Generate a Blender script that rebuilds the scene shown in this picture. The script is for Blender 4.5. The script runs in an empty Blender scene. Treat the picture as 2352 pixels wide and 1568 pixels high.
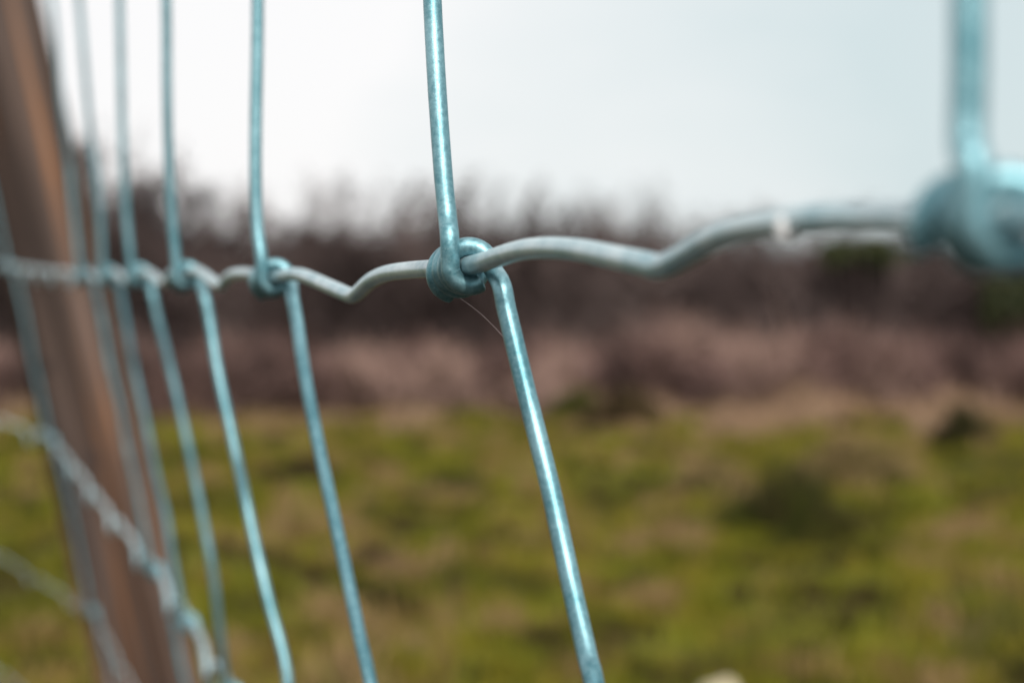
import bpy, math, random
import numpy as np
from mathutils import Vector, Matrix, noise

random.seed(7); rng = np.random.default_rng(7)
R = math.radians
sc = bpy.context.scene
C = bpy.data.collections.new("scene_content"); sc.collection.children.link(C)

# ------------------------------------------------------------------ camera
CAM_H = 1.0
FPX = 4900.0                      # focal length in pixels of a 2352 px wide picture
PITCH = math.atan(84 / FPX)       # looking about one degree down
cd = bpy.data.cameras.new("camera"); cam = bpy.data.objects.new("camera", cd)
sc.collection.objects.link(cam); sc.camera = cam
cd.sensor_width = 36; cd.lens = 75; cd.clip_start = 0.01; cd.clip_end = 3000
cam.location = (0, 0, CAM_H); cam.rotation_euler = (math.pi / 2 - PITCH, 0, 0)
cd.dof.use_dof = True; cd.dof.focus_distance = 0.325; cd.dof.aperture_fstop = 18.0
cd.dof.aperture_blades = 0

# ------------------------------------------------------------------ light
SUN_EL, SUN_AZ = 42.0, 9.0       # azimuth measured to the right of "straight behind the camera"
w = bpy.data.worlds.new("World"); sc.world = w; w.use_nodes = True
nt = w.node_tree; nt.nodes.clear()
N = nt.nodes.new; L = nt.links.new
out = N("ShaderNodeOutputWorld"); bg = N("ShaderNodeBackground"); bg.inputs[1].default_value = 0.1
sky = N("ShaderNodeTexSky"); sky.sky_type = 'NISHITA'; sky.sun_disc = False
sky.sun_elevation = R(SUN_EL); sky.sun_rotation = R(180 - SUN_AZ); sky.dust_density = 2.5
tc = N("ShaderNodeTexCoord"); nz = N("ShaderNodeTexNoise")
nz.inputs["Scale"].default_value = 2.6; nz.inputs["Detail"].default_value = 5; nz.inputs["Roughness"].default_value = 0.5
sep = N("ShaderNodeSeparateXYZ"); L(tc.outputs["Generated"], sep.inputs[0])
mp = N("ShaderNodeMapping"); mp.inputs["Scale"].default_value = (1, 1, 2.2); mp.inputs["Location"].default_value = (0.3, 0.1, 0.2)
L(tc.outputs["Generated"], mp.inputs[0]); L(mp.outputs[0], nz.inputs["Vector"])
# cloud cover thins towards +X (the right of the picture)
m1 = N("ShaderNodeMath"); m1.operation = 'MULTIPLY_ADD'; L(sep.outputs[0], m1.inputs[0]); m1.inputs[1].default_value = -2.2; m1.inputs[2].default_value = 0.0
m2 = N("ShaderNodeMath"); m2.operation = 'ADD'; L(m1.outputs[0], m2.inputs[0]); L(nz.outputs[0], m2.inputs[1])
m2b = N("ShaderNodeMath"); m2b.operation = 'MULTIPLY_ADD'; L(sep.outputs[2], m2b.inputs[0]); m2b.inputs[1].default_value = 1.3; L(m2.outputs[0], m2b.inputs[2])
mr = N("ShaderNodeMapRange"); L(m2b.outputs[0], mr.inputs[0]); mr.inputs[1].default_value = 0.22; mr.inputs[2].default_value = 0.72
cl = N("ShaderNodeMix"); cl.data_type = 'RGBA'
cl.inputs[6].default_value = (6.9, 7.95, 8.15, 1); cl.inputs[7].default_value = (10.2, 10.1, 10.1, 1)
L(mr.outputs[0], cl.inputs[0])
mx = N("ShaderNodeMix"); mx.data_type = 'RGBA'; mx.inputs[0].default_value = 0.93   # overcast veil over the blue sky
L(sky.outputs[0], mx.inputs[6]); L(cl.outputs[2], mx.inputs[7])
# the veil is brightest round the sun, behind the camera
sdir = Vector((math.sin(R(SUN_AZ)) * math.cos(R(SUN_EL)), -math.cos(R(SUN_AZ)) * math.cos(R(SUN_EL)), math.sin(R(SUN_EL))))
dp = N("ShaderNodeVectorMath"); dp.operation = 'DOT_PRODUCT'; L(tc.outputs["Generated"], dp.inputs[0]); dp.inputs[1].default_value = sdir
g1 = N("ShaderNodeMapRange"); L(dp.outputs["Value"], g1.inputs[0]); g1.inputs[1].default_value = 0.80; g1.inputs[2].default_value = 1.0; g1.inputs[3].default_value = 0; g1.inputs[4].default_value = 1
g2 = N("ShaderNodeMath"); g2.operation = 'POWER'; L(g1.outputs[0], g2.inputs[0]); g2.inputs[1].default_value = 2.4
g3 = N("ShaderNodeVectorMath"); g3.operation = 'SCALE'; g3.inputs[0].default_value = (24, 23.5, 23); L(g2.outputs[0], g3.inputs["Scale"])
ga = N("ShaderNodeVectorMath"); ga.operation = 'ADD'; L(mx.outputs[2], ga.inputs[0]); L(g3.outputs[0], ga.inputs[1])
L(ga.outputs[0], bg.inputs[0]); L(bg.outputs[0], out.inputs[0])

sd = bpy.data.lights.new("sun", 'SUN'); sun = bpy.data.objects.new("sun", sd); sc.collection.objects.link(sun)
sd.energy = 3.5; sd.angle = R(0.6); sd.color = (1.0, 0.94, 0.86)
d = Vector((math.sin(R(SUN_AZ)) * math.cos(R(SUN_EL)), -math.cos(R(SUN_AZ)) * math.cos(R(SUN_EL)), math.sin(R(SUN_EL))))
sun.rotation_euler = d.to_track_quat('Z', 'Y').to_euler()
sc.view_settings.view_transform = 'Standard'; sc.view_settings.look = 'None'
sc.view_settings.exposure = 0.0; sc.view_settings.gamma = 1.0
sc.render.engine = 'CYCLES'
sc.cycles.use_denoising = True
sc.cycles.max_bounces = 6; sc.cycles.sample_clamp_indirect = 6

# ------------------------------------------------------------------ helpers
cp, sp = math.cos(PITCH), math.sin(PITCH)
def pix(x, y, z):
    """point seen at (x, y) of the 2352x1568 picture at depth z along the view axis"""
    X = (x - 1176) / FPX * z; Yv = -(y - 784) / FPX * z
    return Vector((X, z * cp + Yv * sp, CAM_H - z * sp + Yv * cp))

def tag(o, label=None, cat=None, group=None, kind=None):
    if label: o["label"] = label
    if cat: o["category"] = cat
    if group: o["group"] = group
    if kind: o["kind"] = kind
    return o

def empty(name, loc=(0, 0, 0)):
    o = bpy.data.objects.new(name, None); C.objects.link(o); o.location = loc; o.empty_display_size = 0.1
    return o

def mesh_obj(name, V, F, mat, parent=None, smooth=True, tint=None, loc=None):
    me = bpy.data.meshes.new(name)
    V = np.asarray(V, dtype=np.float32).reshape(-1, 3)
    if isinstance(F, np.ndarray):
        k = F.shape[1]
        me.vertices.add(len(V)); me.vertices.foreach_set("co", V.ravel())
        me.loops.add(F.size); me.loops.foreach_set("vertex_index", F.astype(np.int32).ravel())
        me.polygons.add(len(F)); me.polygons.foreach_set("loop_start", np.arange(0, F.size, k, dtype=np.int32))
        me.update(calc_edges=True)
    else:
        me.from_pydata([tuple(v) for v in V], [], F)
    if smooth: me.polygons.foreach_set("use_smooth", np.ones(len(me.polygons), dtype=bool))
    if tint is not None:
        ca = me.color_attributes.new("tint", 'FLOAT_COLOR', 'POINT')
        t = np.asarray(tint, dtype=np.float32)
        if t.ndim == 1: t = np.stack([t, t, t], 1)
        ca.data.foreach_set("color", np.concatenate([t, np.ones((len(t), 1), np.float32)], 1).ravel())
    me.materials.append(mat)
    o = bpy.data.objects.new(name, me); C.objects.link(o)
    if parent: o.parent = parent
    if loc is not None: o.location = loc
    return o

def smooth_path(pts, sub=6):
    """Catmull-Rom through pts"""
    pts = [Vector(p) for p in pts]; out = []
    n = len(pts)
    for i in range(n - 1):
        p0 = pts[max(i - 1, 0)]; p1 = pts[i]; p2 = pts[i + 1]; p3 = pts[min(i + 2, n - 1)]
        for k in range(sub):
            t = k / sub
            out.append(0.5 * ((2 * p1) + (p2 - p0) * t + (2 * p0 - 5 * p1 + 4 * p2 - p3) * t * t + (3 * p1 - p0 - 3 * p2 + p3) * t ** 3))
    out.append(pts[-1]); return out

def tube(pts, rad, sides=12, jitter=0.0, caps=True):
    """vertices and faces of a tube following pts; rad may be a list"""
    n = len(pts); V = []; F = []
    t = (pts[1] - pts[0]).normalized()
    a = t.orthogonal().normalized()
    for i in range(n):
        tt = (pts[min(i + 1, n - 1)] - pts[max(i - 1, 0)]).normalized()
        a = (a - tt * a.dot(tt)).normalized(); b = tt.cross(a)
        r = rad[i] if hasattr(rad, "__len__") else rad
        if caps and i in (0, n - 1): r *= 0.86
        for k in range(sides):
            ang = 2 * math.pi * k / sides
            rr = r
            if jitter:
                q = pts[i] * 900 + (a * math.cos(ang) + b * math.sin(ang)) * 1.3
                rr = r * (1 + jitter * noise.noise(q))
            V.append(pts[i] + (a * math.cos(ang) + b * math.sin(ang)) * rr)
    for i in range(n - 1):
        for k in range(sides):
            k2 = (k + 1) % sides
            F.append((i * sides + k, i * sides + k2, (i + 1) * sides + k2, (i + 1) * sides + k))
    if caps:
        F.append(tuple(range(sides - 1, -1, -1))); F.append(tuple((n - 1) * sides + k for k in range(sides)))
    return V, F

class MB:
    def __init__(s): s.V = []; s.F = []
    def add(s, vf):
        o = len(s.V); s.V += vf[0]; s.F += [tuple(i + o for i in f) for f in vf[1]]
    def build(s, name, mat, parent=None): return mesh_obj(name, [tuple(v) for v in s.V], s.F, mat, parent)

# ------------------------------------------------------------------ materials
def new_mat(name):
    m = bpy.data.materials.new(name); m.use_nodes = True
    nt = m.node_tree; b = nt.nodes["Principled BSDF"]
    return m, nt, b
def ramp(nt, stops):
    r = nt.nodes.new("ShaderNodeValToRGB"); e = r.color_ramp.elements
    while len(e) < len(stops): e.new(0.5)
    for el, (p, c) in zip(e, stops): el.position = p; el.color = (*c, 1)
    return r
def nnoise(nt, scale, detail=4, rough=0.5, coord="Object", mapscale=None):
    n = nt.nodes.new("ShaderNodeTexNoise"); n.inputs["Scale"].default_value = scale
    n.inputs["Detail"].default_value = detail; n.inputs["Roughness"].default_value = rough
    t = nt.nodes.new("ShaderNodeTexCoord")
    if mapscale:
        m = nt.nodes.new("ShaderNodeMapping"); m.inputs["Scale"].default_value = mapscale
        nt.links.new(t.outputs[coord], m.inputs[0]); nt.links.new(m.outputs[0], n.inputs["Vector"])
    else: nt.links.new(t.outputs[coord], n.inputs["Vector"])
    return n

def wire_mat(name, c_lo, c_hi, metal, rough, coat, coatr):
    m, nt, b = new_mat(name)
    n1 = nnoise(nt, 1300, 5, 0.7)
    n0 = nnoise(nt, 150, 3, 0.6, mapscale=(1, 1, 0.6))            # dull oxide blotches
    av = nt.nodes.new("ShaderNodeMath"); av.operation = 'MULTIPLY_ADD'; nt.links.new(n0.outputs[0], av.inputs[0]); av.inputs[1].default_value = 0.7
    hf = nt.nodes.new("ShaderNodeMath"); hf.operation = 'MULTIPLY_ADD'; nt.links.new(n1.outputs[0], hf.inputs[0]); hf.inputs[1].default_value = 0.7; hf.inputs[2].default_value = -0.2
    nt.links.new(hf.outputs[0], av.inputs[2])
    r = ramp(nt, [(0.34, c_lo), (0.62, c_hi)]); nt.links.new(av.outputs[0], r.inputs[0])
    n3 = nnoise(nt, 3800, 2, 0.5)
    r3 = ramp(nt, [(0.60, (0, 0, 0)), (0.74, (1, 1, 1))]); nt.links.new(n3.outputs[0], r3.inputs[0])
    mixc = nt.nodes.new("ShaderNodeMix"); mixc.data_type = 'RGBA'
    mf = nt.nodes.new("ShaderNodeMath"); mf.operation = 'MULTIPLY'; mf.inputs[1].default_value = 0.22
    nt.links.new(r3.outputs[0], mf.inputs[0]); nt.links.new(mf.outputs[0], mixc.inputs[0])
    nt.links.new(r.outputs[0], mixc.inputs[6]); mixc.inputs[7].default_value = (0.75, 0.85, 0.87, 1)
    nt.links.new(mixc.outputs[2], b.inputs["Base Color"])
    b.inputs["Metallic"].default_value = metal
    rr = nt.nodes.new("ShaderNodeMapRange"); nt.links.new(n1.outputs[0], rr.inputs[0])
    rr.inputs[3].default_value = rough - 0.14; rr.inputs[4].default_value = rough + 0.16
    nt.links.new(rr.outputs[0], b.inputs["Roughness"])
    b.inputs["Coat Weight"].default_value = coat; b.inputs["Coat Roughness"].default_value = coatr
    n2 = nnoise(nt, 2600, 4, 0.6)
    bp = nt.nodes.new("ShaderNodeBump"); bp.inputs["Strength"].default_value = 0.55; bp.inputs["Distance"].default_value = 0.00008
    nt.links.new(n2.outputs[0], bp.inputs["Height"]); nt.links.new(bp.outputs[0], b.inputs["Normal"])
    return m
M_stay = wire_mat("galvanised_stay", (0.065, 0.21, 0.25), (0.22, 0.41, 0.46), 0.80, 0.46, 0.6, 0.52)
M_line = wire_mat("galvanised_line", (0.13, 0.29, 0.34), (0.44, 0.55, 0.58), 0.35, 0.38, 0.6, 0.30)

def tint_mat(name, stops, rough=0.8, nscale=1.2, weight=0.45):
    """colour from a per-clump tint (vertex attribute) and object-space noise"""
    m, nt, b = new_mat(name)
    at = nt.nodes.new("ShaderNodeAttribute"); at.attribute_name = "tint"
    n1 = nnoise(nt, nscale, 4, 0.6)
    mf = nt.nodes.new("ShaderNodeMix"); mf.data_type = 'FLOAT'; mf.inputs[0].default_value = weight
    nt.links.new(at.outputs["Fac"], mf.inputs[2]); nt.links.new(n1.outputs[0], mf.inputs[3])
    r = ramp(nt, stops); nt.links.new(mf.outputs[0], r.inputs[0])
    nt.links.new(r.outputs[0], b.inputs["Base Color"])
    b.inputs["Roughness"].default_value = rough; b.inputs["Specular IOR Level"].default_value = 0.2
    return m
def color_attr_mat(name, rough=0.85):
    m, nt, b = new_mat(name)
    at = nt.nodes.new("ShaderNodeAttribute"); at.attribute_name = "tint"
    nt.links.new(at.outputs["Color"], b.inputs["Base Color"])
    b.inputs["Roughness"].default_value = rough; b.inputs["Specular IOR Level"].default_value = 0.15
    return m
M_blade = color_attr_mat("grass_blades")
M_twig = tint_mat("bare_twigs", [(0.25, (0.026, 0.018, 0.017)), (0.55, (0.068, 0.048, 0.045)), (0.8, (0.14, 0.105, 0.098))], 0.85, 0.9, 0.5)
M_dead = tint_mat("dead_bracken", [(0.28, (0.045, 0.028, 0.025)), (0.5, (0.14, 0.085, 0.075)), (0.75, (0.30, 0.20, 0.165))], 0.9, 1.1, 0.6)
M_leaf = tint_mat("evergreen_leaves", [(0.3, (0.02, 0.026, 0.012)), (0.6, (0.045, 0.055, 0.02)), (0.85, (0.09, 0.085, 0.03))], 0.6, 3.0, 0.5)

# ground
m, nt, b = new_mat("field_soil_and_moss")
n1 = nnoise(nt, 1.1, 6, 0.62)
r = ramp(nt, [(0.30, (0.045, 0.036, 0.012)), (0.45, (0.085, 0.085, 0.008)), (0.58, (0.12, 0.12, 0.010)), (0.72, (0.16, 0.11, 0.035))])
nt.links.new(n1.outputs[0], r.inputs[0]); nt.links.new(r.outputs[0], b.inputs["Base Color"])
b.inputs["Roughness"].default_value = 0.95; b.inputs["Specular IOR Level"].default_value = 0.1
n2 = nnoise(nt, 30, 5, 0.7); tcg = nt.nodes.new("ShaderNodeTexCoord"); sx = nt.nodes.new("ShaderNodeSeparateXYZ"); nt.links.new(tcg.outputs["Object"], sx.inputs[0])
mrg = nt.nodes.new("ShaderNodeMapRange"); nt.links.new(sx.outputs[1], mrg.inputs[0]); mrg.inputs[1].default_value = 4.0; mrg.inputs[2].default_value = 4.8
mg = nt.nodes.new("ShaderNodeMix"); mg.data_type = 'RGBA'; nt.links.new(mrg.outputs[0], mg.inputs[0]); mg.inputs[6].default_value = (0.032, 0.024, 0.016, 1)  # added unseen dark strip, so wire undersides reflect dark ground, not green
nt.links.new(r.outputs[0], mg.inputs[7]); nt.links.new(mg.outputs[2], b.inputs["Base Color"])
bp = nt.nodes.new("ShaderNodeBump"); bp.inputs["Strength"].default_value = 0.6; bp.inputs["Distance"].default_value = 0.03
nt.links.new(n2.outputs[0], bp.inputs["Height"]); nt.links.new(bp.outputs[0], b.inputs["Normal"])
M_ground = m

# wood: object space, Z is the axis of the post
m, nt, b = new_mat("weathered_post_wood")
n1 = nnoise(nt, 62, 5, 0.55, mapscale=(1, 1, 0.022))
r = ramp(nt, [(0.30, (0.028, 0.020, 0.018)), (0.41, (0.075, 0.055, 0.047)), (0.49, (0.14, 0.095, 0.075)), (0.54, (0.27, 0.125, 0.055)), (0.575, (0.13, 0.09, 0.075)), (0.64, (0.20, 0.155, 0.14)), (0.72, (0.10, 0.075, 0.065))])
nt.links.new(n1.outputs[0], r.inputs[0])
n4 = nnoise(nt, 24, 3, 0.5, mapscale=(1, 1, 0.06)); r4 = ramp(nt, [(0.40, (0.28, 0.27, 0.27)), (0.58, (1.15, 1.12, 1.1))]); nt.links.new(n4.outputs[0], r4.inputs[0])
mm = nt.nodes.new("ShaderNodeMix"); mm.data_type = 'RGBA'; mm.blend_type = 'MULTIPLY'; mm.inputs[0].default_value = 0.95
nt.links.new(r.outputs[0], mm.inputs[6]); nt.links.new(r4.outputs[0], mm.inputs[7]); nt.links.new(mm.outputs[2], b.inputs["Base Color"])
b.inputs["Roughness"].default_value = 0.85; b.inputs["Specular IOR Level"].default_value = 0.2
n2 = nnoise(nt, 160, 6, 0.6, mapscale=(1, 1, 0.03)); bp = nt.nodes.new("ShaderNodeBump"); bp.inputs["Strength"].default_value = 0.7; bp.inputs["Distance"].default_value = 0.002
nt.links.new(n2.outputs[0], bp.inputs["Height"]); nt.links.new(bp.outputs[0], b.inputs["Normal"])
M_wood = m
m, nt, b = new_mat("dark_branch_knot"); b.inputs["Base Color"].default_value = (0.022, 0.013, 0.011, 1); b.inputs["Roughness"].default_value = 0.9
M_knothole = m
m, nt, b = new_mat("staple_steel"); b.inputs["Base Color"].default_value = (0.25, 0.27, 0.28, 1); b.inputs["Metallic"].default_value = 0.8; b.inputs["Roughness"].default_value = 0.45
M_staple = m
m, nt, b = new_mat("water"); b.inputs["Base Color"].default_value = (1, 1, 1, 1); b.inputs["Transmission Weight"].default_value = 0.4; b.inputs["Roughness"].default_value = 0.12; b.inputs["IOR"].default_value = 1.33  # whitened and part opaque: brightness of the refracted sky put into the base colour
M_white_drop = m
m, nt, b = new_mat("spider_silk"); b.inputs["Base Color"].default_value = (0.75, 0.62, 0.6, 1); b.inputs["Roughness"].default_value = 0.4
M_silk = m
m, nt, b = new_mat("pale_stone")
n1 = nnoise(nt, 18, 5, 0.6); r = ramp(nt, [(0.3, (0.30, 0.26, 0.17)), (0.65, (0.50, 0.44, 0.30))]); nt.links.new(n1.outputs[0], r.inputs[0]); nt.links.new(r.outputs[0], b.inputs["Base Color"]); b.inputs["Roughness"].default_value = 0.9
M_stone = m

# ------------------------------------------------------------------ ground
def hgt(x, y):
    f = min(1.0, max(0.0, (y - 1.0) / 3.0))
    h = 0.11 * noise.noise(Vector((x * 0.8, y * 0.55, 3.1))) + 0.12 * noise.noise(Vector((x * 2.1, y * 1.5, 7.7))) + 0.03 * noise.noise(Vector((x * 5.3, y * 4.1, 1.7)))
    return h * (0.35 + 0.65 * f) if abs(x) < 40 and y < 45 else 0.05 * noise.noise(Vector((x * 0.05, y * 0.05, 0)))
def axis(lo, hi, step, far):
    a = list(np.arange(lo, hi + 1e-6, step)); s = step; v = hi
    while v < far: s *= 1.35; v += s; a.append(v)
    s = step; v = lo
    while v > -far: s *= 1.35; v -= s; a.insert(0, v)
    return a
xs = axis(-8, 8, 0.12, 700); ys = axis(-2, 26, 0.12, 900)
V = [(x, y, hgt(x, y)) for y in ys for x in xs]
nx = len(xs); F = np.array([(j * nx + i, j * nx + i + 1, (j + 1) * nx + i + 1, (j + 1) * nx + i) for j in range(len(ys) - 1) for i in range(nx - 1)])
tag(mesh_obj("ground", V, F, M_ground), kind="structure")

# ------------------------------------------------------------------ grass (stuff)
PAL = np.array([(0.100, 0.100, 0.005), (0.066, 0.068, 0.004), (0.150, 0.128, 0.012), (0.145, 0.100, 0.030), (0.22, 0.145, 0.070), (0.032, 0.030, 0.004), (0.038, 0.025, 0.009)])  # darkest tones also put the shade of gaps between clumps into the blade colour
def blade_cloud(cx, cy, cz, hh, spread, col, nb, width=0.007):
    """nb bent blades (3 triangles each) for every clump centre; all arguments are arrays per clump"""
    n = len(cx); T = n * nb
    bx = np.repeat(cx, nb) + rng.normal(0, 1, T) * np.repeat(spread, nb)
    by = np.repeat(cy, nb) + rng.normal(0, 1, T) * np.repeat(spread, nb)
    bz = np.repeat(cz, nb)
    h = np.repeat(hh, nb) * rng.uniform(0.5, 1.15, T)
    a = rng.uniform(0, 2 * np.pi, T); w = width * rng.uniform(0.6, 1.4, T)
    lean = rng.uniform(0.1, 0.9, T) * h; la = rng.uniform(0, 2 * np.pi, T)
    dx, dy = np.cos(a) * w / 2, np.sin(a) * w / 2
    lx, ly = np.cos(la) * lean, np.sin(la) * lean
    P = np.stack([
        np.stack([bx - dx, by - dy, bz - 0.02], 1), np.stack([bx + dx, by + dy, bz - 0.02], 1),
        np.stack([bx - dx * .8 + lx * .35, by - dy * .8 + ly * .35, bz + h * .6], 1), np.stack([bx + dx * .8 + lx * .35, by + dy * .8 + ly * .35, bz + h * .6], 1),
        np.stack([bx + lx, by + ly, bz + h * .95], 1)], 1).reshape(-1, 3)
    o = (np.arange(T) * 5)[:, None]
    F = np.concatenate([o + [0, 1, 3], o + [0, 3, 2], o + [2, 3, 4]], 1).reshape(-1, 3)
    c = np.repeat(np.repeat(col, nb, 0) * rng.uniform(0.75, 1.25, (T, 1)), 5, 0)
    return P, F, c
def patch(x, y):
    a = noise.noise(Vector((x * 1.3, y * 0.85, 11.0))); b_ = noise.noise(Vector((x * 3.3, y * 2.2, 21.0)))
    v = 0.7 * a + 0.85 * b_ + 0.55 * noise.noise(Vector((x * 7.0, y * 3.5, 41.0)))
    edge = (y - 13.5) / 6.0                              # more dead grass towards the scrub
    v += max(0, edge) * (0.30 + (0.35 if x > 0.4 else 0.0))
    if v > 0.44: c = PAL[4]
    elif v > 0.30: c = PAL[3]
    elif v > 0.08: c = PAL[2]
    elif v > -0.10: c = PAL[0]
    elif v > -0.20: c = PAL[1]
    elif v > -0.34: c = PAL[5]
    else: c = PAL[6]
    return c, v
cx = []; cy = []; cz = []; hh = []; sp_ = []; col = []
for i in range(30000):
    y = 4.4 + 16.7 * random.random() ** 0.85
    x = random.uniform(-1, 1) * (0.30 * y + 0.9)
    c, v = patch(x, y)
    if v < -0.45 and random.random() < 0.6: continue
    cx.append(x); cy.append(y); cz.append(hgt(x, y)); hh.append(random.uniform(0.035, 0.08) * (1.5 if v > 0.3 else 1)); sp_.append(0.028); col.append(c)
P, F, c = blade_cloud(np.array(cx), np.array(cy), np.array(cz), np.array(hh), np.array(sp_), np.array(col), 7, 0.009)
tag(mesh_obj("grass", P, F, M_blade, smooth=False, tint=c), kind="stuff", label="rough olive green winter grass with dead tan patches across the field", cat="grass")
# foreground grass under the fence, out of the frame
cx = []; cy = []; cz = []
for i in range(900):
    y = random.uniform(-1.0, 4.6); x = random.uniform(-2.2, 2.2); cx.append(x); cy.append(y); cz.append(hgt(x, y))
P, F, c = blade_cloud(np.array(cx), np.array(cy), np.array(cz), np.full(len(cx), 0.06), np.full(len(cx), 0.03), PAL[rng.integers(0, 4, len(cx))], 6, 0.006)
tag(mesh_obj("grass", P, F, M_blade, smooth=False, tint=c), kind="stuff", label="sparse short grass on the added dark strip of ground along the foot of the wire fence", cat="grass")

# ------------------------------------------------------------------ tussocks: each its own mound of blades
def ground_at(x, y):
    """point of the level ground seen at pixel (x, y)"""
    d = pix(x, y, 1.0) - Vector((0, 0, CAM_H)); t = CAM_H / -d.z
    return Vector((d.x * t, d.y * t, 0))
def tussock(px, py, wpx, hpx, cols, label, dens=1.0):
    g = ground_at(px, py); g.z = hgt(g.x, g.y)
    k = g.y / FPX; rx = wpx * k / 2; h = hpx * k * (1.2 if cols in (DK, DB) or cols[:3] == DK else 1.0)
    n = int(420 * dens); ang = rng.uniform(0, 2 * np.pi, n); rad = np.sqrt(rng.uniform(0, 1, n))
    ph = rng.uniform(0, 6.28, 3)
    lobe = 1 + 0.22 * np.sin(2 * ang + ph[0]) + 0.16 * np.sin(3 * ang + ph[1]) + 0.12 * np.sin(5 * ang + ph[2])
    x = np.cos(ang) * rad * rx * lobe * 1.1; y = np.sin(ang) * rad * rx * 0.8 * lobe
    z = h * 0.8 * (1 - rad) ** 1.15 * lobe
    col = np.array(cols)[rng.integers(0, len(cols), n)]
    P, F, c = blade_cloud(x, y, z - 0.02, rng.uniform(0.35, 0.8, n) * h, np.full(n, 0.02), col, 8, 0.010)
    o = mesh_obj("grass_tussock", P, F, M_blade, smooth=False, tint=c, loc=g)
    tag(o, label, "tussock", "tussocks standing in the field grass"); return o
DK = [(0.020, 0.022, 0.006), (0.03, 0.032, 0.008), (0.045, 0.035, 0.014)]
DB = [(0.028, 0.018, 0.010), (0.045, 0.03, 0.016), (0.07, 0.05, 0.02)]
DG = [(0.05, 0.062, 0.008), (0.03, 0.035, 0.008), (0.07, 0.075, 0.01)]
TN = [(0.17, 0.125, 0.055), (0.22, 0.155, 0.075), (0.12, 0.095, 0.03)]
YL = [(0.24, 0.20, 0.04), (0.20, 0.19, 0.02), (0.28, 0.22, 0.06)]
tussock(1800, 1215, 250, 135, DK + DG + [(0.07, 0.05, 0.018)], "largest dark green tussock in the middle of the right hand field")
tussock(2212, 1035, 120, 85, DK, "near black tussock below the knot at the right edge")
tussock(1440, 985, 160, 75, DB + [(0.10, 0.07, 0.03)], "dark brown tussock at the scrub edge, right of the longest lower stay")
tussock(1330, 970, 100, 55, DG, "small mossy green tussock touching the left of a dark brown one")
tussock(1785, 945, 90, 55, DB, "small brown tussock in pale grass at the scrub edge, midway along the right side")
tussock(1930, 955, 70, 40, DB, "smallest brown tussock in pale grass between two larger dark ones")
tussock(2090, 930, 90, 40, DB, "low brown tussock in pale grass up left of the near black one")
tussock(880, 1290, 170, 60, DB, "wide dark brown tussock between the two longest lower stays")
tussock(870, 1370, 130, 45, DK, "dark hollow tussock just in front of the wide brown one")
tussock(1060, 1130, 110, 45, DG, "low dark green tussock left of the longest lower stay")
tussock(700, 1110, 110, 40, DB, "low brown tussock beside the second clearest lower stay")
tussock(1560, 1205, 170, 50, DG, "wide low green tussock left of the largest dark one")
tussock(1170, 1225, 70, 60, YL, "pale yellow tuft of grass left of the longest lower stay")
tussock(1960, 1140, 200, 80, TN, "tan dead tussock behind the right shoulder of the largest dark one")
tussock(1640, 1130, 170, 60, TN, "tan dead tussock up left of the largest dark one")
tussock(1560, 1490, 200, 60, TN, "wide tan tussock near the lower edge of the field")
tussock(2280, 935, 230, 60, TN, "pale tan tussock behind the near black one at the right edge")
tussock(1850, 905, 230, 45, TN, "long pale tan tussock row at the foot of the scrub")
tussock(1580, 920, 170, 60, TN, "tan tussock at the scrub edge right of the dark brown one")
tussock(800, 925, 150, 50, TN, "grey tan tussock at the scrub edge left of the longest lower stay")
tussock(2300, 1180, 140, 40, DB, "low brown tussock cut by the right edge of the picture")
tussock(940, 1490, 110, 60, TN, "tan tuft near the lower edge between the two clearest stays")

# dry grass fringe between the field and the scrub, thicker on the right
cx = []; cy = []; cz = []; hh = []; col = []
for i in range(5200):
    x = random.uniform(-4.6, 5.6); y = random.uniform(15.6, 19.6)
    d_ = noise.noise(Vector((x * 1.4, y * 0.8, 51))) + 0.8 * noise.noise(Vector((x * 3.7, y * 1.5, 61))) + (0.28 if x > 0.5 else -0.25) + (y - 18.0) * 0.22
    if d_ < 0.12: continue
    cx.append(x); cy.append(y); cz.append(hgt(x, y)); hh.append(random.uniform(0.10, 0.20) + 0.22 * max(0, d_ - 0.2)); col.append(random.choice([(0.28, 0.18, 0.11), (0.24, 0.155, 0.10), (0.17, 0.105, 0.07), (0.34, 0.235, 0.16)]))
P, F, c = blade_cloud(np.array(cx), np.array(cy), np.array(cz), np.array(hh), np.full(len(cx), 0.04), np.array(col), 9, 0.010)
tag(mesh_obj("dry_grass", P, F, M_blade, smooth=False, tint=c), kind="stuff", label="ragged fringe of pale tan dry grass along the foot of the scrub", cat="dry grass")

# pale stone
g = ground_at(1655, 1655)
import bmesh
bm = bmesh.new(); bmesh.ops.create_icosphere(bm, subdivisions=4, radius=1.0)
for v in bm.verts:
    q = v.co.copy(); v.co *= 1 + 0.28 * noise.noise(q * 1.3 + Vector((4, 1, 2))) + 0.07 * noise.noise(q * 4)
    v.co.x *= 0.05; v.co.y *= 0.04; v.co.z *= 0.04
me = bpy.data.meshes.new("field_stone"); bm.to_mesh(me); bm.free(); me.materials.append(M_stone)
me.polygons.foreach_set("use_smooth", np.ones(len(me.polygons), dtype=bool))
st = bpy.data.objects.new("field_stone", me); C.objects.link(st); st.location = (g.x, g.y, hgt(g.x, g.y) + 0.055)
tag(st, "pale cream stone in the grass at the bottom edge", "stone")

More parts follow.
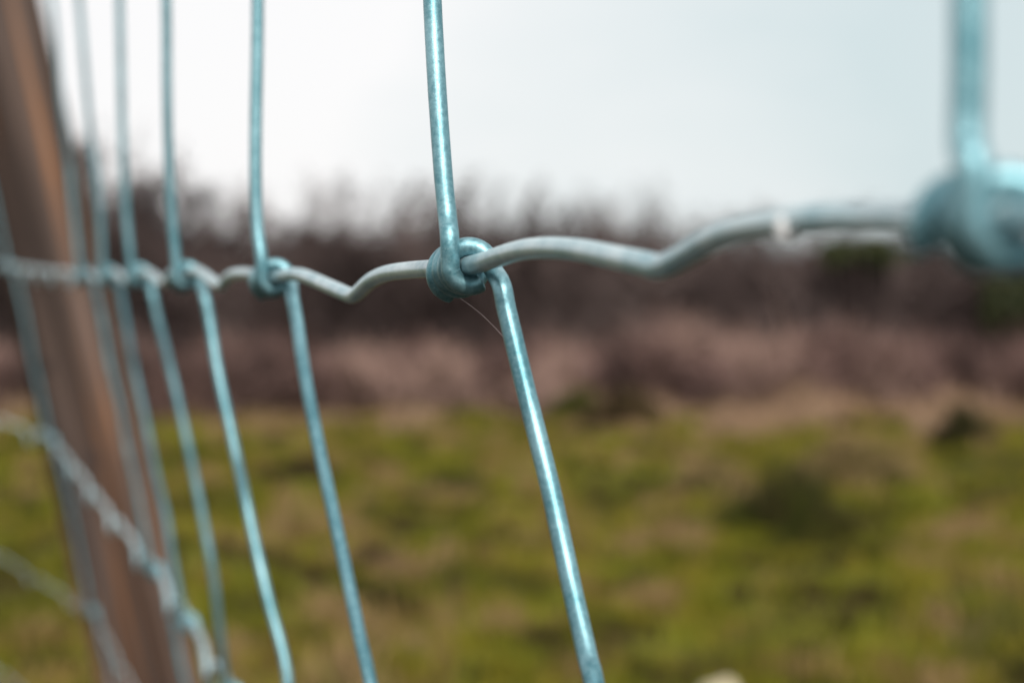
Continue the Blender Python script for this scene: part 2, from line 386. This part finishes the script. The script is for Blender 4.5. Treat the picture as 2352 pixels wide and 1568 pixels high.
# ------------------------------------------------------------------ scrub
def strips(P0, P1, w0, w1):
    """flat tapered twigs from P0 to P1 (arrays)"""
    n = len(P0); d = P1 - P0; r = rng.normal(0, 1, (n, 3)); s = np.cross(d, r); s /= np.linalg.norm(s, axis=1, keepdims=True) + 1e-9
    w0 = np.broadcast_to(w0, (n,))[:, None]; w1 = np.broadcast_to(w1, (n,))[:, None]
    V = np.stack([P0 - s * w0 / 2, P0 + s * w0 / 2, P1 + s * w1 / 2, P1 - s * w1 / 2], 1).reshape(-1, 3)
    F = (np.arange(n) * 4)[:, None] + np.array([[0, 1, 2, 3]]); return V, F
def make_shrub_meshes(H, W, stems, twigs_per_stem, seed):
    """stems (tubes) and a cloud of forking twigs"""
    random.seed(seed); mb = MB(); P0 = []; P1 = []; TT = []
    for s in range(stems):
        a = random.uniform(0, 2 * math.pi); r0 = random.uniform(0, 0.25) * W
        p = Vector((math.cos(a) * r0, math.sin(a) * r0, -0.05)); hs = H * random.uniform(0.6, 1.0)
        tgt = Vector((math.cos(a) * W * 0.5 * random.uniform(0.3, 1.0), math.sin(a) * W * 0.5 * random.uniform(0.3, 1.0), hs))
        ctrl = [p]
        for k in range(1, 6):
            q = p.lerp(tgt, k / 5) + Vector((random.uniform(-.06, .06) * W, random.uniform(-.06, .06) * W, 0)) * (1 if k < 5 else .4)
            ctrl.append(q)
        path = smooth_path(ctrl, 2); n = len(path)
        mb.add(tube(path, [0.018 * (1 - 0.85 * i / (n - 1)) * random.uniform(.9, 1.1) for i in range(n)], 5))
        tone = random.random()
        for t in range(twigs_per_stem):
            i = min(n - 2, int(random.random() * (n - 1))); q = path[i].lerp(path[i + 1], random.random())
            f = q.z / H
            l = random.uniform(0.12, 0.42) * (1.15 - 0.5 * f) * H / 2
            dv = Vector((random.gauss(0, 1), random.gauss(0, 1), random.gauss(0.3, 0.8))).normalized()
            e = q + dv * l; P0.append(q); P1.append(e); TT.append(tone)
            for u in range(3):
                g = q.lerp(e, random.uniform(0.25, 1.0)); dv2 = (dv + Vector((random.gauss(0, .7), random.gauss(0, .7), random.gauss(0.2, .5)))).normalized()
                P0.append(g); P1.append(g + dv2 * l * random.uniform(0.25, 0.6)); TT.append(tone)
    P0 = np.array([tuple(v) for v in P0]); P1 = np.array([tuple(v) for v in P1])
    V, F = strips(P0, P1, 0.012, 0.004)
    t = np.repeat(np.array(TT), 4)
    return mb, V, F, t
def shrub_proto(name, H, W, stems, tw, seed, mat=None):
    mb, V, F, t = make_shrub_meshes(H, W, stems, tw, seed)
    root = empty(name)
    st = mb.build("stem", M_twig, root)
    me = st.data; ca = me.color_attributes.new("tint", 'FLOAT_COLOR', 'POINT'); ca.data.foreach_set("color", np.full(len(me.vertices) * 4, 0.4, np.float32))
    mesh_obj("twigs", V, F, mat or M_twig, root, smooth=False, tint=t)
    return root
def copy_tree(o, parent=None):
    c = o.copy(); C.objects.link(c); c.parent = parent
    for ch in list(o.children): copy_tree(ch, c)
    return c
protos = [shrub_proto("bare_shrub", 2.0, 1.9, 13, 110, 1), shrub_proto("bare_shrub", 2.0, 1.6, 11, 120, 2), shrub_proto("bare_shrub", 2.0, 2.3, 15, 105, 3)]
used = [False] * 3
def shrub(px, ytop, dist, proto, rot, wide, label):
    """a shrub whose densest top shows at (px, ytop)"""
    p = pix(px, ytop, dist); H = p.z + 0.05
    o = copy_tree(protos[proto]) if used[proto] else protos[proto]; used[proto] = True
    o.location = (p.x, p.y, hgt(p.x, p.y) if p.y < 26 else 0); o.rotation_euler.z = rot
    s = H / 2.0; o.scale = (s * wide, s * wide, s)
    tag(o, label, "shrub", "leafless shrubs of the scrub behind the field")
S = [(60, 380, 21.5, 0, 0.3, 1.0, "leafless shrub mostly hidden behind the wooden post"),
     (420, 430, 22, 1, 1.0, 1.0, "low leafless shrub seen between the third and fourth upper stays"),
     (660, 405, 21, 2, 2.0, 0.75, "pointed leafless shrub just right of the second upper stay"),
     (905, 435, 21.5, 0, 3.1, 0.8, "tall leafless shrub left of the clearest stay"),
     (1120, 440, 21, 1, 4.0, 1.0, "leafless shrub rising behind the sharp knot"),
     (1290, 445, 22, 2, 5.0, 0.9, "leafless shrub right of the sharp knot, above the arch of the line wire"),
     (1430, 450, 21.5, 1, 0.6, 0.7, "slim leafless shrub above the nearest dip of the line wire"),
     (1590, 500, 22, 0, 1.7, 1.0, "leafless shrub where the line wire climbs to the right"),
     (1800, 485, 21.5, 2, 2.9, 1.1, "low leafless shrub under the water drop"),
     (2040, 500, 22, 1, 3.7, 1.3, "low leafless shrub left of the blurred near knot"),
     (2270, 505, 21.5, 0, 4.6, 1.3, "low leafless shrub behind the blurred near knot"),
     (530, 475, 23, 0, 5.3, 1.2, "lowest leafless shrub in the gap right of the third upper stay"),
     (785, 450, 22.5, 2, 5.9, 1.1, "low leafless shrub above the second dip of the line wire"),
     (240, 330, 21, 1, 2.4, 0.9, "leafless shrub under the bare tree beside the post")]
for a in S: shrub(*a)
# dark backing row of the thicket and dead growth in front: nobody could count these stems
def thicket(name, x0, x1, y0, y1, n, hfun, mat, width, label, cat):
    x = rng.uniform(x0, x1, n); y = rng.uniform(y0, y1, n)
    if name == 'dead_undergrowth':
        y += np.array([1.3 * noise.noise(Vector((a * 0.9, 3, 1))) + 0.9 * noise.noise(Vector((a * 2.7, 9, 1))) for a in x])
    H = np.array([hfun(a, b_) for a, b_ in zip(x, y)]) 
    z0 = rng.uniform(0, 0.75, n) * H; l = rng.uniform(0.25, 0.6, n) * np.minimum(H, 1.2)
    dv = rng.normal(0, 1, (n, 3)); dv[:, 2] = np.abs(dv[:, 2]) * 1.1 + 0.5; dv /= np.linalg.norm(dv, axis=1, keepdims=True)
    P0 = np.stack([x, y, z0], 1); P1 = P0 + dv * l[:, None]
    V, F = strips(P0, P1, width, width * 0.4)
    tn = np.array([0.5 + 1.1 * noise.noise(Vector((a * 1.7, b_ * 1.0, c_ * 0.8 + 5))) for a, b_, c_ in zip(x, y, z0)])
    if name == 'dead_undergrowth': tn += np.clip((19.9 - y) * 0.22, 0, 0.35) * (x > 0.3)
    t = np.repeat(np.clip(tn + rng.uniform(-.12, .12, n), 0, 1), 4)
    tag(mesh_obj(name, V, F, mat, smooth=False, tint=t), label, cat, kind="stuff")
PX = FPX / 22.5
def skyline(x, y):
    px = 1176 + x / y * FPX
    xs_ = [-400, 0, 300, 450, 560, 660, 780, 900, 1100, 1400, 1600, 1800, 2100, 2352, 2900]
    yt = [430, 430, 500, 555, 560, 510, 560, 520, 485, 490, 530, 560, 560, 570, 570]
    return CAM_H + (700 - np.interp(px, xs_, yt)) / FPX * y + 0.22 * noise.noise(Vector((x * 1.9, y * 0.3, 0))) + 0.14 * noise.noise(Vector((x * 5.3, 0, 4))) 
thicket("bramble_thicket", -7.5, 7.5, 20.3, 24.5, 60000, lambda x, y: skyline(x, y) * 0.98, M_twig, 0.022, "dense dark brown bare thicket filling the hedge line", "thicket")
def deadh(x, y):
    px = 1176 + x / y * FPX
    return (0.62 + 0.25 * noise.noise(Vector((x * 1.1, y * 0.7, 2))) + 0.2 * noise.noise(Vector((x * 3.1, y, 9)))) * (1.1 if px > 1200 else 0.95)
thicket("dead_undergrowth", -6.5, 6.5, 18.6, 20.6, 26000, deadh, M_dead, 0.020, "pinkish brown dead bracken and stems in front of the thicket", "undergrowth")

# evergreen patches in the hedge at the right
def leafy(px, py, dist, wpx, hpx, label):
    c0 = pix(px, py, dist); k = dist / FPX; rx = wpx * k / 2; rz = hpx * k / 2
    root = empty("evergreen_bush", (c0.x, c0.y, 0)); n = 2600
    q = rng.normal(0, 1, (n, 3)); q /= np.linalg.norm(q, axis=1, keepdims=True); q *= rng.uniform(0.35, 1.0, (n, 1))
    q *= np.array([rx, rx * 0.8, rz]) * (1 + 0.2 * np.sin(q[:, :1] * 7))
    q[:, 2] += c0.z
    dv = rng.normal(0, 1, (n, 3)); dv /= np.linalg.norm(dv, axis=1, keepdims=True)
    V, F = strips(q, q + dv * 0.06, 0.045, 0.015)
    mesh_obj("foliage", V, F, M_leaf, root, smooth=False, tint=np.repeat(rng.uniform(0.1, .9, n), 4))
    mb = MB()
    for i in range(7):
        a = random.uniform(0, 6.28)
        mb.add(tube(smooth_path([Vector((math.cos(a) * .1, math.sin(a) * .1, -.05)), Vector((math.cos(a) * rx * .3, math.sin(a) * rx * .3, c0.z * .5)), Vector((math.cos(a) * rx * .7, math.sin(a) * rx * .6, c0.z))], 4), 0.015, 5))
    s = mb.build("stem", M_twig, root); ca = s.data.color_attributes.new("tint", 'FLOAT_COLOR', 'POINT'); ca.data.foreach_set("color", np.full(len(s.data.vertices) * 4, 0.4, np.float32))
    tag(root, label, "bush")
leafy(1985, 585, 20.2, 210, 75, "dark olive evergreen bush left of the blurred near knot")
leafy(2380, 690, 20.2, 260, 190, "dark grey green bush at the right edge below the near knot")

# bare tree at the left behind the post
def bare_tree(px, dist, topy, seed, label):
    random.seed(seed); base = pix(px, 900, dist); H = pix(px, topy, dist).z
    root = empty("bare_tree", (base.x, base.y, 0))
    mb = MB(); P0 = []; P1 = []
    def grow(p, dv, l, r, depth):
        q = p; ctrl = [p]
        for k in range(4):
            dv = (dv + Vector((random.gauss(0, .16), random.gauss(0, .16), random.gauss(0.05, .1)))).normalized(); q = q + dv * l / 4; ctrl.append(q)
        path = smooth_path(ctrl, 2); n = len(path)
        if r > 0.006: mb.add(tube(path, [r * (1 - 0.45 * i / (n - 1)) for i in range(n)], 6))
        else:
            for a, b_ in zip(ctrl[:-1], ctrl[1:]): P0.append(a); P1.append(b_)
        if depth == 0: return
        for k in range(5 if depth > 1 else 6):
            t = random.uniform(0.35, 1.0); i = int(t * (n - 1)); ang = random.uniform(0, 6.28)
            side = Vector((math.cos(ang), math.sin(ang), 0.25))
            grow(path[i], (dv + side * random.uniform(0.6, 1.1)).normalized(), l * random.uniform(0.5, 0.72), r * 0.5, depth - 1)
    grow(Vector((0, 0, -0.1)), Vector((0.03, 0, 1)), H * 0.42, 0.06, 5)
    tr = mb.build("trunk", M_twig, root); ca = tr.data.color_attributes.new("tint", 'FLOAT_COLOR', 'POINT'); ca.data.foreach_set("color", np.full(len(tr.data.vertices) * 4, 0.35, np.float32))
    P0 = np.array([tuple(v) for v in P0]); P1 = np.array([tuple(v) for v in P1])
    V, F = strips(P0, P1, 0.020, 0.011); mesh_obj("crown", V, F, M_twig, root, smooth=False, tint=np.repeat(rng.uniform(0.2, .7, len(P0)), 4))
    tag(root, label, "tree")
bare_tree(215, 20.5, 120, 5, "bare twiggy tree rising above the scrub beside the wooden post")
bare_tree(335, 22.5, 170, 9, "smaller bare tree behind the fourth and fifth upper stays")
bare_tree(470, 23.0, 370, 17, "low spreading bare tree between the second and third upper stays")
bare_tree(660, 23.5, 350, 23, "thin bare sapling just right of the second upper stay")
bare_tree(880, 23.5, 345, 12, "thin bare sapling whose twigs show above the scrub left of the clearest stay")

# ------------------------------------------------------------------ the wire fence
WR = 0.00140                                   # wire radius
KX = [2258, 1063, 625, 425, 318, 250, 195, 145]
KY = [508, 612, 637, 632, 632, 632, 631, 629]
KZ = [0.162, 0.3137, 0.470, 0.625, 0.78, 0.935, 1.09, 1.245]
NK = 22
Kpos = {}
for k in range(8): Kpos[k] = pix(KX[k], KY[k], KZ[k])
for k in range(8, NK):
    far = max(0, k - 11)                       # past the post the fence turns to the left
    z = KZ[7] + 0.155 * (k - 7) - 0.014 * far; X = (145 - 1176) / FPX * KZ[7] - 0.0443 * (k - 7) - 0.024 * far
    Kpos[k] = pix(1176 + X / z * FPX, 629 - (k - 7) * 4, z)
dk = Kpos[0] - Kpos[1]
Kpos[-1] = Kpos[0] + Vector((0.0437, -0.1545, -0.002)); Kpos[-2] = Kpos[-1] + Vector((0.0437, -0.1545, -0.002))
KEYS = sorted(Kpos)
def kp(s):
    """mid line wire at fractional stay number"""
    i = max(KEYS[0], min(KEYS[-1] - 1, math.floor(s))); return Kpos[i].lerp(Kpos[i + 1], s - i)
HS = [0.37, 0.21, 0.0, -0.151, -0.302, -0.453, -0.604, -0.755, -0.89]      # line wires, relative to the middle one
def tilt(h, s):
    """how far the net leans away from upright across the fence line, per metre of height"""
    if h < 0: return float(np.interp(s, [0, 2, 3, 4, 6], [0.35, 0.38, 0.30, 0.08, 0.0]))
    return float(np.interp(s, [0, 1, 2, 3], [0.04, 0.22, 0.06, -0.05]))
def lean(h, s):
    if h <= 0: return -h * 0.236
    z = 0.162 + 0.155 * s
    return -h * float(np.interp(z, [0.3, 1.1, 1.6, 1.9, 2.3, 4], [0.035, 0.125, 0.19, 0.245, 0.2, 0.1]))
def node(s, j):
    h = HS[j]; p = kp(s) + Vector((lean(h, s), tilt(h, s) * h, h))
    if 1: p.z += 0.003 * noise.noise(Vector((s * 0.7, j * 3.3, 0))) * (0 if j == 2 else 1)
    return p

fence = empty("wire_fence", (Kpos[12].x + 0.2, Kpos[12].y, 0.0))
tag(fence, "galvanised knotted wire field fence receding from the right foreground to the post", "fence")
OFF = -Vector(fence.location)
def fpart(name, mb, mat, label=None, kind=None):
    o = mb.build(name, mat, fence); o.data.transform(Matrix.Translation(OFF)); 
    if label: o["label"] = label
    if kind: o["kind"] = kind
    return o
# the middle line wire: traced crimps, each at its own depth
MID = [(-1, None), (2560, 498), (2420, 500), (2330, 503), (2258, 508), (2150, 505), (2020, 501), (1900, 502), (1800, 511), (1720, 522), (1650, 543), (1600, 570), (1560, 595), (1530, 609), (1510, 613), (1485, 606), (1410, 590),
       (1330, 574), (1260, 569), (1200, 574), (1150, 588), (1105, 603), (1063, 612), (990, 617), (935, 621), (885, 629), (850, 646), (828, 667), (815, 677), (804, 678), (782, 669), (750, 655), (715, 640), (688, 631), (660, 631), (625, 637),
       (590, 631), (558, 628), (535, 631), (520, 642), (512, 653), (503, 656), (488, 645), (468, 630), (450, 622), (425, 630), (405, 628), (392, 630), (383, 642), (375, 651), (364, 645), (349, 630), (336, 626), (318, 632),
       (303, 629), (294, 640), (287, 647), (279, 637), (266, 626), (250, 632), (237, 628), (230, 638), (223, 645), (215, 635), (205, 627), (195, 631)]
kzx = [(KX[k], KZ[k]) for k in range(8)]
def z_of_x(x):
    """depth on the fence line for picture column x (between the traced stays)"""
    for (xa, za), (xb, zb) in zip(kzx[:-1], kzx[1:]):
        if x >= xb or (xb, zb) == kzx[-1]:
            Xa = (xa - 1176) / FPX * za; Xb = (xb - 1176) / FPX * zb
            # x = 1176 + FPX * X / z with X linear in z
            m_ = (Xb - Xa) / (zb - za); return (Xa - m_ * za) / ((x - 1176) / FPX - m_)
mid_pts = [Kpos[-2], Kpos[-1]] + [pix(x, y, z_of_x(x)) for x, y in MID[1:] if x < 2500]
def crimped(j, s0, s1):
    pts = []
    k = s0; amp = 1.35 if j == 3 else 1.0
    while k < s1:
        a, b_ = node(k, j), node(k + 1, j)
        for f, dz in ((0, 0), (0.10, 0.0012), (0.22, 0.0018), (0.34, 0.0006), (0.45, -0.0050), (0.50, -0.0074), (0.55, -0.0040), (0.62, 0.0002), (0.78, 0.0014), (0.9, 0.0008)):
            f2 = 1 - f if False else f
            p = a.lerp(b_, f2); p.z += dz * amp; pts.append(p)
        k += 1
    pts.append(node(s1, j)); return pts
mid_pts = [p for p in mid_pts] + crimped(2, 6, NK - 1)[1:]
mb = MB(); mb.add(tube(smooth_path(mid_pts, 5), WR * 1.0, 16, 0.02)); fpart("line_wire", mb, M_line, "middle line wire crimped into dips")
for j in range(len(HS)):
    if j == 2: continue
    mb = MB(); mb.add(tube(smooth_path(crimped(j, -2, NK - 1), 3), WR * (1.1 if j in (0, 3, 8) else 0.55), 8)); fpart("line_wire", mb, M_line)

def wdir(s, j):
    """direction of the line wire towards the near end"""
    return (node(s - 0.06, j) - node(s + 0.06, j)).normalized()
RC = 2 * WR
def frame(k, j):
    c = node(k, j); t = (node(max(k - 0.5, -2), j) - node(min(k + 0.5, NK - 1), j)).normalized(); u = Vector((0, 0, 1)); n = t.cross(u).normalized()
    if n.x < 0: n = -n
    u = n.cross(t); u = u if u.z > 0 else -u
    return c, t, u, n
# traced shape of the best seen stays: picture columns and rows of the wire axis
UP = {0: [(2226, -60), (2225, 150), (2222, 330)], 1: [(991, -60), (996, 60), (1005, 220), (1018, 400), (1028, 500)], 2: [(592, -60), (591, 100), (588, 260), (587, 400), (591, 520)],
      3: [(381, -60), (383, 60), (384, 220), (388, 380), (396, 510)], 4: [(273, -60), (277, 120), (281, 300), (289, 480)]}
LO = {1: [(1152, 655), (1163, 708), (1179, 775), (1204, 880), (1234, 1000), (1264, 1120), (1290, 1240), (1318, 1370), (1350, 1510), (1378, 1640)],
      2: [(671, 680), (682, 740), (700, 860), (727, 1000), (757, 1140), (790, 1290), (824, 1450), (860, 1620)], 3: [(470, 680), (482, 740), (502, 860), (535, 1010), (571, 1180), (612, 1360), (660, 1550)],
      4: [(350, 675), (362, 730), (392, 850), (425, 990), (458, 1150), (488, 1310)]}
def stay(k, j, sides=10, fine=True):
    """segment of stay k from line wire j (above) to line wire j + 1 (below), wrapped round both"""
    c, t, u, n = frame(k, j); pts = []
    mm_ = 0.001
    rnd = random.Random(k * 31 + j)
    def at(th, s, r=RC): return c + n * (r * math.cos(R(th))) + u * (r * math.sin(R(th))) + t * (s * mm_)
    steps = 44 if fine else 20
    end = 985 + rnd.uniform(-40, 30); pitch = 2.85
    if k == 0: end = 575; pitch = 5.2                       # the near wrap is looser
    # the cut end first: coil round wire j, ending at theta 0 on the far side, then down
    for i in range(steps + 1):
        f = i / steps; th = end * (1 - f); s = 5.3 - 4.0 * th / 180 if th < 180 else 1.3 - pitch * (th - 180) / 360
        far = max(0.0, (th - 400) / 560)
        pts.append(at(th, s, RC * (1.01 + 0.10 * far)) - u * 0.0009 * far)
    if j == 2 and k in LO: pts.append(c + n * 0.0031 - u * 0.0012 + t * 0.0068)
    else:
        pts.append(c + n * 0.0034 - u * 0.0016 + t * 0.0058); pts.append(c + n * 0.0040 - u * 0.0045 + t * 0.0060)
    c2, t2, u2, n2 = frame(k, j + 1)
    top = pts[-1]; bot = c2 - n2 * RC + t2 * 0.0040 + u2 * 0.006
    if j == 2 and k in LO:
        z = KZ[k] - 0.011
        for (x, y) in LO[k]:
            d_ = y - 640; pts.append(pix(x, y, z - tilt(-1, k) * (0.72 * d_ + 0.28 * d_ * d_ / 930) / FPX * z))
        if k == 1 or k == 2 or k == 3 or k == 4:
            last = pts[-1]; pts += [last.lerp(bot, f) for f in (0.5, 0.93)]
    elif j == 1 and k in UP:
        pts += [top.lerp(pix(*UP[k][0], KZ[k] - 0.004 + tilt(1, k) * (600 - UP[k][0][1]) / FPX * KZ[k]), f) for f in (0.3, 0.6, 0.82, 0.93, 0.975)]
        pts += [pix(x, y, KZ[k] - 0.004 + tilt(1, k) * (600 - y) / FPX * KZ[k]) for x, y in UP[k]]
    else:
        for i in range(1, 7):
            f = i / 7; p = top.lerp(bot, f); p += Vector((rnd.uniform(-.0007, .0007), 0, 0)); pts.append(p)
    c, t, u, n = c2, t2, u2, n2
    pts.append(c - n * RC * 1.08 + t * 0.0040 + u * 0.0042)
    for th in ([180, 200, 220, 240, 260, 275, 290, 305] if fine else [180, 220, 260, 300]):
        pts.append(at(th, 4.0, RC * 1.04))
    V = tube(smooth_path(pts, 4 if fine else 2), WR, sides, 0.015 if fine else 0)
    return V
# individually: every stay segment the picture shows
# past the eighth stay the net is wider spaced
SK = [-1] + list(range(7)) + [11, 15, 19]
shown = [(k, 1) for k in SK if 0 <= k < 13] + [(k, 2) for k in SK if 0 <= k < 18] + [(k, 3) for k in SK if 4 <= k < 20] + [(k, 4) for k in SK if k >= 11]
LBL = {(1, 1): "sharpest upper stay, hooked under the line wire", (1, 2): "sharpest lower stay, running down right", (0, 1): "widest blurred upper stay at the right edge"}
for k, j in shown:
    fine = k <= 5 and j in (1, 2)
    mb = MB(); mb.add(stay(k, j, 16 if fine else 8, fine)); fpart("stay_wire", mb, M_stay, LBL.get((k, j)))
mb = MB()
for j in range(len(HS) - 1):
    for k in SK:
        if (k, j) not in shown: mb.add(stay(k, j, 6, False))
fpart("stay_wire", mb, M_stay, kind="stuff")

# ------------------------------------------------------------------ the post
PR = 0.0455
pc = pix(124, 624, 1.93)                        # centre of the post at the height of the middle wire
ax = Vector((-0.245, 0.06, 1.0)).normalized()
base = pc - ax * (pc.z / ax.z + 0.25)
post = empty("wooden_post", pc - ax * (pc.z / ax.z)); post.rotation_euler = ax.to_track_quat('Z', 'Y').to_euler()
q = ax.to_track_quat('Z', 'Y').to_matrix().to_4x4(); Minv = (Matrix.Translation(post.location) @ q).inverted()
tag(post, "round weathered brown wooden post leaning left behind the wires", "post")
Ltop = (pc.z + 0.46) / ax.z; mb = MB(); nseg = 150; sides = 96; V = []; F = []
for i in range(nseg + 1):
    zz = -0.25 + (Ltop + 0.25) * i / nseg
    for k in range(sides):
        a = 2 * math.pi * k / sides
        r_ = PR * (1 + 0.035 * noise.noise(Vector((math.cos(a) * 1.2, math.sin(a) * 1.2, zz * 2.2))) + 0.02 * noise.noise(Vector((math.cos(a) * 6, math.sin(a) * 6, zz * 1.1))))
        cr = noise.noise(Vector((math.cos(a) * 9, math.sin(a) * 9, zz * 0.9 + 30)))
        if cr > 0.36: r_ -= min(0.006, (cr - 0.36) * 0.04)          # drying cracks
        if i == nseg: r_ *= 0.95
        V.append(Vector((math.cos(a) * r_, math.sin(a) * r_, zz)))
for i in range(nseg):
    for k in range(sides):
        k2 = (k + 1) % sides; F.append((i * sides + k, i * sides + k2, (i + 1) * sides + k2, (i + 1) * sides + k))
F.append(tuple(range(sides - 1, -1, -1))); F.append(tuple(nseg * sides + k for k in range(sides)))
mb.add((V, F)); mb.build("shaft", M_wood, post)
def on_post(px, py, r_=PR):
    """local point on the camera side of the post's skin seen at a pixel"""
    o = Minv @ Vector((0, 0, CAM_H)); d_ = (Minv @ pix(px, py, 1.9)) - o; d_.normalize()
    a = d_.x ** 2 + d_.y ** 2; b_ = 2 * (o.x * d_.x + o.y * d_.y); c_ = o.x ** 2 + o.y ** 2 - r_ ** 2
    D = b_ * b_ - 4 * a * c_
    return o + d_ * ((-b_ - math.sqrt(max(D, 0))) / (2 * a))
for px, py, rr in ((212, 1050, 0.0075), (302, 1065, 0.006), (108, 840, 0.005)):   # branch knots
    p = on_post(px, py); nrm = Vector((p.x, p.y, 0)).normalized(); tz = Vector((0, 0, 1)); tx = tz.cross(nrm)
    V = []; F = []
    rings = [(0.0, 0.0012), (0.45, 0.0022), (0.8, 0.0016), (1.0, -0.001)]
    V.append(p + nrm * 0.0010)
    for f, hgt_ in rings[1:]:
        for k in range(20):
            a = 2 * math.pi * k / 20; V.append(p + tx * math.cos(a) * rr * f * 0.8 + tz * math.sin(a) * rr * f * 1.35 + nrm * hgt_)
    for k in range(20): F.append((0, 1 + k, 1 + (k + 1) % 20))
    for r2 in range(2):
        for k in range(20):
            a0 = 1 + r2 * 20; F.append((a0 + k, a0 + 20 + k, a0 + 20 + (k + 1) % 20, a0 + (k + 1) % 20))
    mb = MB(); mb.add((V, F)); mb.build("branch_knot", M_knothole, post)
for j in (1, 2, 3, 4, 5):                       # fixing staples over the line wires
    c0 = node((1.9 - 0.162) / 0.155, j); lc = Minv @ c0
    nrm = Vector((lc.x, lc.y, 0)).normalized(); sf = nrm * PR; sf.z = lc.z; tz = Vector((0, 0, 1))
    pts = smooth_path([sf - nrm * 0.006 - tz * 0.006, sf + nrm * 0.001 - tz * 0.0055, sf + nrm * 0.0045, sf + nrm * 0.001 + tz * 0.0055, sf - nrm * 0.006 + tz * 0.006], 5)
    mb = MB(); mb.add(tube(pts, 0.0017, 8)); mb.build("staple", M_staple, post)

# ------------------------------------------------------------------ small things on the wire
zc = z_of_x(1806); pd = pix(1811, 526, zc - 0.0022)
bm = bmesh.new(); bmesh.ops.create_uvsphere(bm, u_segments=24, v_segments=16, radius=1.0)
for v in bm.verts:
    f = (v.co.z + 1) / 2; wd = math.sin(math.pi * min(1, f * 0.62 + 0.16)) if f > .0 else 1
    v.co.x *= 0.0015 * (1.0 - 0.30 * f); v.co.y *= 0.0015 * (1.0 - 0.30 * f); v.co.z *= 0.00145
me = bpy.data.meshes.new("water_drop"); bm.to_mesh(me); bm.free(); me.materials.append(M_white_drop); me.polygons.foreach_set("use_smooth", np.ones(len(me.polygons), dtype=bool))
dr = bpy.data.objects.new("water_drop", me); C.objects.link(dr); dr.location = pd; dr.rotation_euler = (0, R(-18), 0)
tag(dr, "clear water drop clinging to the underside of the line wire near the right", "water drop")
a = pix(1056, 684, 0.314); b_ = pix(1188, 812, 0.308)
pts = []
for i in range(25):
    f = i / 24; p = a.lerp(b_, f); p.z += 0.0007 * math.sin(math.pi * f); pts.append(p)
mb = MB(); mb.add(tube(pts, 0.000022, 6)); o = mb.build("spider_thread", M_silk)
tag(o, "single fine spider thread from the sharp knot to the stay below", "spider silk")
